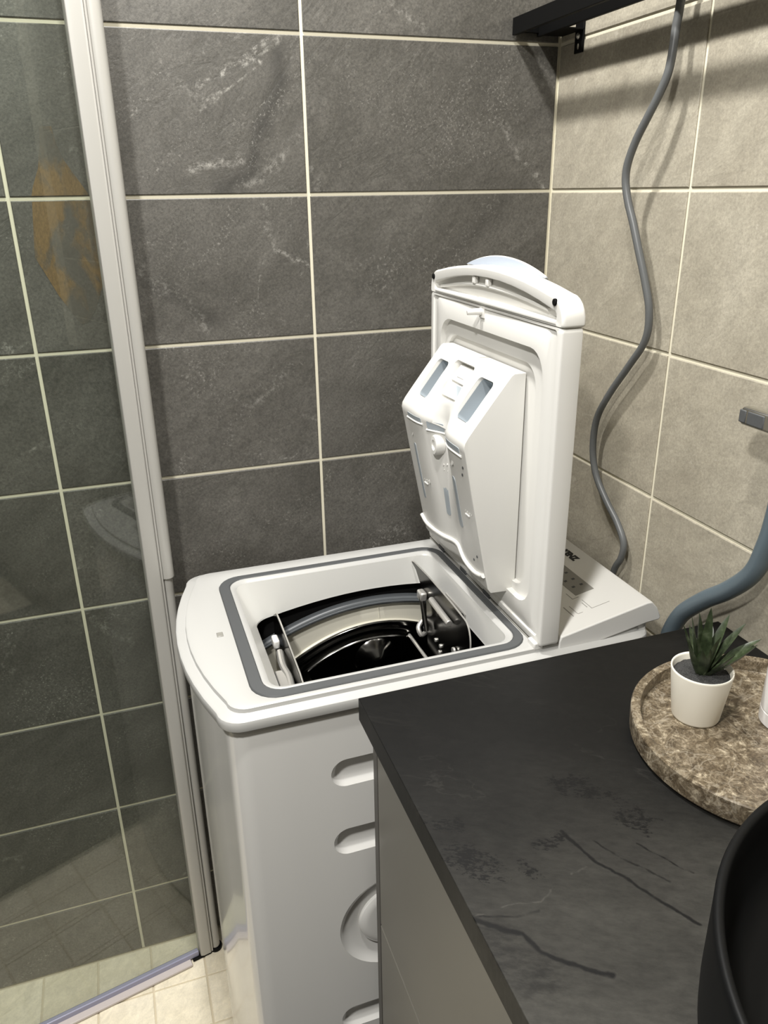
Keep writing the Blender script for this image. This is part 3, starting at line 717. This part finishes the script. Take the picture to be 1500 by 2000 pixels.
# slanted frame of the dispenser top: origin on the slope, s runs down the slope, nrm points out
sd = Vector((0.109 - 0.172, 0, 1.115 - 1.196)).normalized(); nd = Vector((sd.z, 0, -sd.x)) * 1.0
if nd.x > 0: nd = -nd
def slope(x): return Vector((x, 0, 1.196 + (x - 0.172) * (1.196 - 1.115) / (0.172 - 0.109)))
def wcut(x0, x1, ya, yb, d0, d1, r=0.006, flare=0.0025):
    a, b = slope(x0), slope(x1); L = (b - a).length
    loops = []
    for d, i in ((0.006, -flare), (0.0, -flare * 0.6), (-0.003, 0.0), (d1, 0.0)):
        l = rr(-i * -1 * -1 + 0 - (-i) * 0 + i, L - i, yb + i, ya - i, max(r - i, 0.001), nc=5, ne=4)
        loops.append([tuple(a + sd * s + Vector((0, y, 0)) + nd * d) for s, y in l])
    return loft(loops, True, True)
wins = [(0.1600, 0.1215, -0.1405, -0.1760), (0.1605, 0.1215, -0.2820, -0.3240)]
cutters = [wcut(x0, x1, ya, yb, 0.006, -0.026) for x0, x1, ya, yb in wins]
cutters.append(wcut(0.1655, 0.1300, -0.1930, -0.2540, 0.006, -0.008, 0.005))
cut(dsp, cutters, 40)
for x0, x1, ya, yb in wins:
    V, F = wcut(x0 - 0.0003, x1 + 0.0003, ya - 0.0003, yb + 0.0003, 0, -0.0257, flare=0.0)
    n = len(V) // 4
    V = V[2 * n:]; a, b = V[:n], V[n:]
    V, F = loft([a, b], False, True)
    obj('compartment', V, F, M['greyplastic'], dsp, recalc=False)
# softener inlet between the windows
a = slope(0.1655) + nd * -0.0078
def sp(x, y, d): return tuple(slope(x) + Vector((0, y, 0)) + nd * d)
obj('inlet_lid', *loft([[sp(0.1640, -0.1985, d), sp(0.1475, -0.1985, d), sp(0.1475, -0.2480, d), sp(0.1640, -0.2480, d)] for d in (-0.0085, -0.0045)], True, True), M['lidwhite'], dsp, bevel=0.0015)
obj('inlet_tab', *loft([[sp(0.1610, -0.2120, d), sp(0.1520, -0.2120, d), sp(0.1520, -0.2340, d), sp(0.1610, -0.2340, d)] for d in (-0.0050, -0.0035)], True, True), M['lidwhite'], dsp, bevel=0.0008)
obj('inlet_opening', *loft([[sp(0.1455, -0.2170, d), sp(0.1455, -0.2535, d), sp(0.1330, -0.2500, d)] for d in (-0.0085, -0.0068)], True, True), M['greyplastic'], dsp)
obj('inlet_wedge', *loft([[sp(0.1460, -0.1960, d), sp(0.1460, -0.2170, d), sp(0.1330, -0.2500, d), sp(0.1320, -0.1990, d)] for d in (-0.0085, -0.0040)], True, True), M['lidwhite'], dsp, bevel=0.001)
def front_x(y, z):
    pts = [(1.1060, 0.1052), (1.0985, 0.1068), (1.08, 0.1105), (1.04, 0.118), (1.0, 0.126), (0.96, 0.134), (0.92, 0.142), (0.892, 0.148)]
    wg = [1, 1, 0.95, 0.85, 0.72, 0.6, 0.5, 0.4]
    for (za, xa), (zb, xb), wa, wb in zip(pts[:-1], pts[1:], wg[:-1], wg[1:]):
        if zb <= z <= za:
            t = (za - z) / (za - zb); x = xa + (xb - xa) * t; w = wa + (wb - wa) * t; break
    else: x, w = (0.1052, 1) if z > 1.1 else (0.148, 0.4)
    g = math.exp(-((y + 0.232) / 0.034) ** 2)
    return x + 0.026 * g * w * (1 if z > 1.0 else 0.8)
def patch(name, ya, yb, za, zb, m, out=0.0006, r=0.3, par=dsp, skew=0.0):
    """small raised pad that follows the front of the dispenser"""
    n = 10; rows_ = []
    lp = rr(yb, ya, zb, za, min(abs(ya - yb), abs(za - zb)) * r, nc=4, ne=5)
    def pos(y, z, d): zz = z + skew * (y - ya); return (front_x(y, zz) - d, y, zz)
    L = [[pos(y, z, -0.004) for y, z in lp], [pos(y, z, out) for y, z in lp]]
    V, F = loft(L, False, False)
    cy = sum(p[0] for p in lp) / len(lp); cz_ = sum(p[1] for p in lp) / len(lp)
    k = len(V); 
    mid = [pos(cy + (y - cy) * 0.5, cz_ + (z - cz_) * 0.5, out * 1.1) for y, z in lp]; V += mid
    m_ = len(lp)
    for i in range(m_): F.append((m_ + i, m_ + (i + 1) % m_, k + (i + 1) % m_, k + i))
    V.append(pos(cy, cz_, out * 1.1)); c_ = len(V) - 1
    for i in range(m_): F.append((k + i, k + (i + 1) % m_, c_))
    return obj(name, V, F, m, par, smooth=40)
patch('level_window', -0.1430, -0.1505, 1.054, 0.960, M['greyplastic'], r=0.45)
patch('level_window', -0.2130, -0.2230, 1.012, 0.955, M['greyplastic'], r=0.45)
patch('level_window', -0.2830, -0.2970, 1.046, 0.966, M['greyplastic'], r=0.45)
patch('vent_slot', -0.1400, -0.1850, 1.1035, 1.0970, M['greyplastic'], r=0.2)
patch('vent_slot', -0.1960, -0.2240, 1.1020, 1.0900, M['greyplastic'], r=0.2)
patch('vent_slot', -0.2800, -0.3320, 1.1010, 1.0930, M['greyplastic'], r=0.2)
for ya, yb, z in ((-0.136, -0.188, 1.0945), (-0.194, -0.250, 1.0880), (-0.272, -0.337, 1.0900)):
    obj('slot_lip', *tube([(front_x(ya + (yb - ya) * t, z) - 0.0004, ya + (yb - ya) * t, z) for t in [i / 10 for i in range(11)]], 0.0016, 8), M['lidwhite'], dsp)
# knob
kx = front_x(-0.2105, 1.068)
obj('knob', *loft([[(kx - d, -0.2105 + r * math.cos(2 * math.pi * i / 28), 1.068 + r * 1.25 * math.sin(2 * math.pi * i / 28)) for i in range(28)] for r, d in ((0.0125, -0.006), (0.0125, 0.006), (0.0110, 0.0085), (0.0065, 0.0088), (0.0055, 0.006))], False, True), M['lidwhite'], dsp)
for y, z in ((-0.3355, 1.0740), (-0.3300, 1.0620), (-0.3330, 0.9370), (-0.3190, 0.9260)):
    obj('drain_hole', *disc((front_x(y, z) + 0.001, y, z), (-1, 0, 0.15), 0.0021, 0.0016, 12), M['seal'], dsp)
# wavy lip under the dispenser front
lp_ = [(-0.113, 0.9170), (-0.130, 0.9080), (-0.160, 0.9085), (-0.195, 0.9110), (-0.222, 0.9130), (-0.240, 0.9130), (-0.258, 0.9110), (-0.280, 0.9060), (-0.310, 0.9030), (-0.335, 0.9075), (-0.348, 0.9130)]
obj('dispenser_lip', *tube(catmull([(front_x(y, z) - 0.0015, y, z) for y, z in lp_], 5), 0.0034, 10), M['lidwhite'], dsp, smooth=60)

def text(name, s, size, m, par, right, up, origin, depth=0.0003, weight=0.0, align='LEFT', shear=0.0):
    """flat lettering turned into a mesh: right / up are the directions of its baseline and its letters' height"""
    cu = bpy.data.curves.new(name, 'FONT'); cu.body = s; cu.size = size; cu.extrude = depth; cu.offset = weight; cu.align_x = align; cu.shear = shear
    tmp = bpy.data.objects.new(name, cu); C.objects.link(tmp)
    bpy.context.view_layer.update()
    me = bpy.data.meshes.new_from_object(tmp.evaluated_get(bpy.context.evaluated_depsgraph_get()))
    bpy.data.objects.remove(tmp); bpy.data.curves.remove(cu)
    r = Vector(right).normalized(); n = r.cross(Vector(up)).normalized(); u = n.cross(r)
    me.transform(Matrix(((r.x, u.x, n.x, origin[0]), (r.y, u.y, n.y, origin[1]), (r.z, u.z, n.z, origin[2]), (0, 0, 0, 1))))
    me.materials.clear(); me.materials.append(m); me.name = name
    o = bpy.data.objects.new(name, me); C.objects.link(o); parent(o, par)
    return o
for y, z in ((-0.160, 0.997), (-0.318, 1.004)):
    text('level_mark', 'MAX', 0.0105, M['lidwhite'], dsp, (0, -1, 0), (0.2, 0, 1), (front_x(y, z) + 0.0002, y, z), 0.0010)
    obj('level_line', *box((front_x(y, z) - 0.0006, y - 0.013, z - 0.0055), (front_x(y, z - 0.005) + 0.002, y, z - 0.0040)), M['lidwhite'], dsp)
for i, (dy, dz) in enumerate(((0, 0), (-0.007, 0.002), (0, -0.008), (-0.007, -0.008))):
    y, z = -0.2150 + dy, 1.037 + dz
    obj('raised_dot', *disc((front_x(y, z) + 0.001, y, z), (-1, 0, 0.2), 0.0018, 0.002, 10), M['lidwhite'], dsp)
text('compartment_mark', 'II', 0.013, M['lidwhite'], dsp, (0, -1, 0), (0.2, 0, 1), (front_x(-0.2994, 1.0724), -0.2950, 1.066), 0.0012)
text('compartment_mark', 'I', 0.013, M['lidwhite'], dsp, (0, -1, 0), (0.2, 0, 1), (front_x(-0.1449, 1.07), -0.1440, 1.066), 0.0012)

# ------------------------------------------------------------------ control console of the machine
cp = [(0.2095, 0.8300), (0.2095, 0.8480), (0.2125, 0.8560), (0.3470, 0.8832), (0.3545, 0.8828), (0.3640, 0.8720), (0.3715, 0.8560), (0.3690, 0.8520), (0.3480, 0.8505), (0.2500, 0.8325)]
con = obj('console', *loft([[(x, y, z) for x, z in cp] for y in (-0.4490, -0.0600)], True, True), M['white'], wm, bevel=0.0018, seg=3)
obj('console_base', *box((0.2150, -0.4435, 0.8200), (0.3530, -0.0650, 0.8520)), M['white'], wm, bevel=0.002)
cs = Vector((0.3470 - 0.2125, 0, 0.8832 - 0.8560)).normalized(); cn = Vector((-cs.z, 0, cs.x))
def con_p(x, y, d=0.0): 
    t = (x - 0.2125) / cs.x
    return tuple(Vector((0.2125, y, 0.8560)) + cs * t + cn * d)
def con_pad(name, x0, x1, ya, yb, m, d=0.0004):
    return obj(name, *loft([[con_p(x, y, k) for x, y in ((x0, ya), (x1, ya), (x1, yb), (x0, yb))] for k in (-0.001, d)], True, True), m, con)
con_pad('display', 0.2785, 0.3085, -0.2300, -0.3745, M['display'])
random.seed(3)
for i in range(5):
    for j in range(2):
        y = -0.278 - i * 0.019 + random.uniform(-0.003, 0.003); x = 0.2865 + j * 0.013 + random.uniform(-0.0015, 0.0015)
        con_pad('display_icon', x - 0.0022, x + 0.0022, y + 0.0022, y - 0.0022, M['seal'], 0.0006)
text('lettering', 'KENZ', 0.0145, M['inkblack'], con, (0, -1, 0), tuple(cs), con_p(0.3262, -0.2520, 0.0003), 0.0002, 0.0010, shear=0.0)
for x0, x1, ya, yb in ((0.2795, 0.2803, -0.3890, -0.4150), (0.2803, 0.3080, -0.4142, -0.4150), (0.2570, 0.2578, -0.3925, -0.4145), (0.2575, 0.2650, -0.4150, -0.4158), (0.2490, 0.2503, -0.3900, -0.4170), (0.2755, 0.2765, -0.3950, -0.4090),
                       (0.2700, 0.2708, -0.3620, -0.3800), (0.2708, 0.2800, -0.3792, -0.3800)):
    con_pad('button_mark', x0, x1, ya, yb, M['inkgrey'], 0.0003)

# ------------------------------------------------------------------ vanity: countertop and cabinet
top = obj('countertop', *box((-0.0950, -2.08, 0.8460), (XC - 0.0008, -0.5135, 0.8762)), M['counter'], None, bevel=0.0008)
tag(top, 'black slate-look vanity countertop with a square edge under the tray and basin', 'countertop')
cab = empty('vanity_cabinet', (0.16, -1.2, 0), 'taupe handleless vanity cabinet with stacked drawers under the black countertop', 'cabinet')
obj('carcass', *joinvf([box((-0.0600, -2.07, 0.22), (0.410, -0.5300, 0.8458))]), M['black'], cab, smooth=0)  # coloured black so the gaps round the drawers look shaded
obj('side_panel', *box((-0.0790, -0.5290, 0.22), (0.410, -0.5150, 0.8458)), M['carcass'], cab, bevel=0.0006)
dz_ = 0.5345
obj('drawer', *box((-0.0800, -1.30, dz_ + 0.0015), (-0.0605, -0.5345, 0.8380)), M['cabinet'], cab, bevel=0.0012)
obj('drawer', *box((-0.0800, -1.30, 0.225), (-0.0605, -0.5345, dz_ - 0.0015)), M['cabinet'], cab, bevel=0.0012)
obj('drawer', *box((-0.0800, -2.07, dz_ + 0.0015), (-0.0605, -1.303, 0.8380)), M['cabinet'], cab, bevel=0.0012)
obj('drawer', *box((-0.0800, -2.07, 0.225), (-0.0605, -1.303, dz_ - 0.0015)), M['cabinet'], cab, bevel=0.0012)
obj('plinth', *box((0.02, -2.07, 0.0), (0.410, -0.56, 0.22)), M['carcass'], cab, smooth=0)

CT = 0.8762
# basin
bc = (0.1905, -1.0920)
basin = obj('wash_basin', *lathe([(0.05, CT), (0.216, CT), (0.2205, CT + 0.004), (0.2215, CT + 0.02), (0.2222, CT + 0.085), (0.2225, CT + 0.0925), (0.2218, CT + 0.0945), (0.2200, CT + 0.0958), (0.2180, CT + 0.0958), (0.2160, CT + 0.0945), (0.2150, CT + 0.092),
                                       (0.2135, CT + 0.075), (0.208, CT + 0.04), (0.190, CT + 0.020), (0.12, CT + 0.012), (0.022, CT + 0.009), (0.022, CT + 0.002)], bc, 128, True, True), M['basin'], None, smooth=50)
tag(basin, 'round matt black vessel basin standing on the black countertop', 'basin')

# tray
tc = (0.2765, -0.7385)
tray = obj('round_tray', *lathe([(0.03, CT + 0.0002), (0.1285, CT + 0.0002), (0.1315, CT + 0.002), (0.1335, CT + 0.005), (0.1345, CT + 0.022), (0.1342, CT + 0.0265), (0.1330, CT + 0.0280), (0.1265, CT + 0.0280), (0.1245, CT + 0.0270), (0.1238, CT + 0.0240),
                                      (0.1228, CT + 0.0145), (0.1215, CT + 0.0135), (0.02, CT + 0.0135)], tc, 128, True, True), M['marble'], None, smooth=28)
tag(tray, 'round brown marble tray with a raised rim on the black countertop', 'tray')
TT = CT + 0.0135
# potted succulent
pc = (0.2330, -0.6845)
plant = empty('potted_succulent', (pc[0], pc[1], TT), 'small green spiky succulent in a cream pot standing on the marble tray', 'plant')
obj('pot', *lathe([(0.004, TT + 0.0002), (0.0225, TT + 0.0002), (0.0240, TT + 0.001), (0.0248, TT + 0.003), (0.0314, TT + 0.0575), (0.0315, TT + 0.0593), (0.0310, TT + 0.0601), (0.0302, TT + 0.0598), (0.0294, TT + 0.0578), (0.0280, TT + 0.047), (0.012, TT + 0.047)], pc, 64, True, True), M['pot'], plant, smooth=50)
sv, sf = lathe([(0.0290, TT + 0.0515), (0.022, TT + 0.0530), (0.012, TT + 0.0540), (0.004, TT + 0.0545)], pc, 40, False, True)
random.seed(5)
sv = [(x, y, z + random.uniform(-0.0008, 0.0010)) for x, y, z in sv]
obj('soil', sv, sf, M['soil'], plant, smooth=60)
def leaf(az, tilt, L, w, curl, zb=0.0):
    """pointed channelled blade; tilt from vertical, curl bends the tip up (negative) or out"""
    n = 12; V = []; F = []
    d = Vector((math.cos(az), math.sin(az), 0)); side = Vector((-math.sin(az), math.cos(az), 0))
    p = Vector((pc[0], pc[1], TT + 0.052 + zb)) + d * 0.003; a = tilt
    for i in range(n + 1):
        t = i / n
        ww = w * (0.62 + 0.9 * t - 0.35 * t * t) * (1 - t ** 2.6) ** 0.9 * 0.75 + 0.00015
        up = Vector((0, 0, 1)); fw = d * math.sin(a) + up * math.cos(a); nr = d * -math.cos(a) + up * math.sin(a)
        th = 0.0022 * (1 - t) + 0.0003
        V += [tuple(p - side * ww + nr * ww * 0.35), tuple(p + nr * 0.0002), tuple(p + side * ww + nr * ww * 0.35), tuple(p + side * ww * 0.5 - nr * th * 0.8), tuple(p - nr * th * 1.2), tuple(p - side * ww * 0.5 - nr * th * 0.8)]
        p = p + fw * (L / n); a += curl / n
    for i in range(n):
        for k in range(6):
            F.append((i * 6 + k, i * 6 + (k + 1) % 6, (i + 1) * 6 + (k + 1) % 6, (i + 1) * 6 + k))
    F.append(tuple(range(6))[::-1]); F.append(tuple(range(n * 6, n * 6 + 6)))
    return V, F
rgt = Vector((R[0][0], R[0][1], 0)).normalized(); raz = math.atan2(rgt.y, rgt.x)   # azimuth of picture-right, for choosing leaf directions
D = math.radians
leaves = [(178, 24, 0.066, 0.0056, -0.1), (155, 14, 0.068, 0.0050, -0.05), (200, 32, 0.048, 0.0058, -0.25), (120, 8, 0.070, 0.0052, 0.05), (70, 4, 0.076, 0.0058, 0.1), (35, 24, 0.070, 0.0058, 0.15),
          (18, 36, 0.070, 0.0058, 0.15), (4, 52, 0.070, 0.0066, 0.1), (-16, 54, 0.064, 0.0064, -0.3), (-42, 44, 0.046, 0.0062, -0.3), (-95, 22, 0.042, 0.0060, -0.3), (-125, 30, 0.042, 0.0060, -0.4),
          (-60, 10, 0.056, 0.0052, 0.1), (100, 36, 0.052, 0.0052, 0.1), (60, 44, 0.054, 0.0055, 0.1), (-150, 16, 0.052, 0.0054, 0.0)]
for az, tl, L, w_, cu in leaves:
    obj('leaf', *leaf(raz + D(az), D(tl), L * 0.97, w_ * 1.4, cu), M['leaf'], plant, smooth=50)
# soap bottle at the right edge
sb = (0.3175, -0.7290)
soap = empty('soap_bottle', (sb[0], sb[1], TT), 'frosted white cylindrical soap bottle standing on the marble tray beside the succulent', 'bottle')
obj('bottle_body', *lathe([(0.010, TT + 0.0002), (0.0285, TT + 0.0002), (0.0300, TT + 0.0016), (0.0300, TT + 0.0150), (0.0296, TT + 0.0158), (0.0296, TT + 0.0166), (0.0300, TT + 0.0175), (0.0300, TT + 0.112), (0.0290, TT + 0.118), (0.026, TT + 0.121), (0.012, TT + 0.122), (0.012, TT + 0.130)], sb, 64, True, True), M['bottle'], soap, smooth=18)
obj('pump', *joinvf([lathe([(0.013, TT + 0.128), (0.013, TT + 0.140), (0.005, TT + 0.141), (0.005, TT + 0.160), (0.009, TT + 0.161), (0.009, TT + 0.170)], sb, 32, True, True), tube([(sb[0], sb[1], TT + 0.166), (sb[0] - 0.004, sb[1] - 0.045, TT + 0.164)], 0.004, 12)]), M['blackmetal'], soap)

# ------------------------------------------------------------------ wall shelf
sh = empty('wall_shelf', (0.37, -0.4, 1.645), 'black metal wall shelf in the top right corner, fixed with a bracket', 'shelf')
SY0, SY1 = -1.35, -0.004
obj('front_rail', *box((0.3270, SY0, 1.6330), (0.3335, SY1, 1.6560)), M['blackmetal'], sh, bevel=0.0006)
obj('rear_rail', *box((0.3690, SY0, 1.6325), (0.3750, SY1, 1.6560)), M['blackmetal'], sh, bevel=0.0006)
for y in (SY1 - 0.006, -0.5, -1.0, SY0):
    obj('cross_bar', *box((0.3335, y, 1.6370), (XC - 0.0008, y + 0.006, 1.6530)), M['blackmetal'], sh, bevel=0.0005)
br = obj('bracket', *joinvf([box((XC - 0.0032, -0.0710, 1.6050), (XC - 0.0008, -0.0480, 1.6480)), box((0.3752, -0.0710, 1.6338), (XC - 0.0010, -0.0480, 1.6362)), box((0.3752, -0.0480, 1.6340), (XC - 0.0010, -0.0080, 1.6364))]), M['blackmetal'], sh, bevel=0.0005)
obj('screw', *loft([[(XC - 0.0032 - d, -0.0575 + r * math.cos(2 * math.pi * i / 20), 1.6275 + r * math.sin(2 * math.pi * i / 20)) for i in range(20)] for r, d in ((0.0044, 0.0), (0.0042, 0.001), (0.0030, 0.0022), (0.0012, 0.0026))], False, True), M['steel'], br)
obj('screw_hole', *loft([[(XC - 0.0033 - d, -0.0590 + 0.0022 * math.cos(2 * math.pi * i / 16), 1.6135 + 0.0040 * math.sin(2 * math.pi * i / 16)) for i in range(16)] for d in (0, 0.0003)], True, True), M['tile_light'], br)

# ------------------------------------------------------------------ cable, hose, fittings on the right wall
cpts = [(-0.3273, 1.86, 0.02), (-0.3213, 1.74, 0.02), (-0.3153, 1.6243, 0.022), (-0.3146, 1.5979, 0.024), (-0.3154, 1.5681, 0.026), (-0.3134, 1.5462, 0.028), (-0.3045, 1.5246, 0.031), (-0.292, 1.5026, 0.034), (-0.2729, 1.474, 0.036), (-0.2611, 1.4467, 0.037), (-0.2589, 1.4247, 0.036), (-0.2663, 1.3989, 0.034), (-0.2784, 1.3718, 0.031), (-0.2915, 1.3395, 0.028), (-0.3068, 1.2984, 0.023), (-0.3178, 1.2586, 0.019), (-0.3131, 1.2193, 0.017), (-0.2822, 1.1775, 0.017), (-0.2415, 1.1266, 0.017), (-0.2144, 1.0794, 0.017), (-0.2123, 1.0281, 0.017), (-0.2286, 0.99, 0.017), (-0.2611, 0.9577, 0.016), (-0.2913, 0.9344, 0.015), (-0.312, 0.908, 0.014), (-0.3099, 0.8807, 0.014), (-0.2964, 0.8547, 0.014), (-0.283, 0.8, 0.014)]
cb = obj('power_cable', *tube(catmull([(XC - d, y, z) for y, z, d in cpts], 5), 0.0053, 12), M['cable'], None, smooth=60)
tag(cb, 'grey power cable hanging in waves down the light tiled wall behind the washing machine', 'cable')
hpts = [(0.3930, -0.4500, 0.70), (0.3920, -0.4540, 0.78), (0.3910, -0.4480, 0.8124), (0.3905, -0.4530, 0.8339), (0.39, -0.4650, 0.8600), (0.39, -0.4790, 0.8790), (0.39, -0.5096, 0.9104), (0.39, -0.5403, 0.9373), (0.39, -0.5671, 0.9664), (0.39, -0.5808, 0.989), (0.39, -0.5876, 1.0138), (0.39, -0.5940, 1.05), (0.39, -0.598, 1.12), (0.39, -0.598, 1.2)]
hs = obj('drain_hose', *tube(catmull([(x, y, z + 0.0018) for x, y, z in hpts], 8), 0.0119, 20), M['hose'], None, smooth=60)
tag(hs, 'thick blue-grey drain hose curving up the wall behind the countertop', 'hose')
tap = empty('water_valve', (XC, -0.60, 1.175), 'small chrome water valve with a dark lever at the right edge of the light wall', 'valve')
obj('valve_body', *tube([(XC - 0.001, -0.605, 1.1760), (0.372, -0.605, 1.1760)], 0.014, 20), M['chrome'], tap, bevel=0.002)
lv = obj('lever', *joinvf([box((0.3580, -0.6250, 1.1650), (0.3740, -0.5480, 1.1860))]), M['chrome'], tap, bevel=0.004, seg=3)
obj('lever_insert', *box((0.3570, -0.5850, 1.1680), (0.3592, -0.5600, 1.1830)), M['seal'], lv, bevel=0.002)
obj('lever_insert', *box((0.3572, -0.5580, 1.1680), (0.3600, -0.5475, 1.1830)), M['seal'], lv, bevel=0.002)
cl = obj('pipe_clip', *tube([(XC - 0.001, -0.6000, 1.0960), (0.380, -0.6000, 1.0960)], 0.0085, 16), M['pot'], None, bevel=0.002)
tag(cl, 'small cream pipe fitting on the wall just above the drain hose', 'fitting')
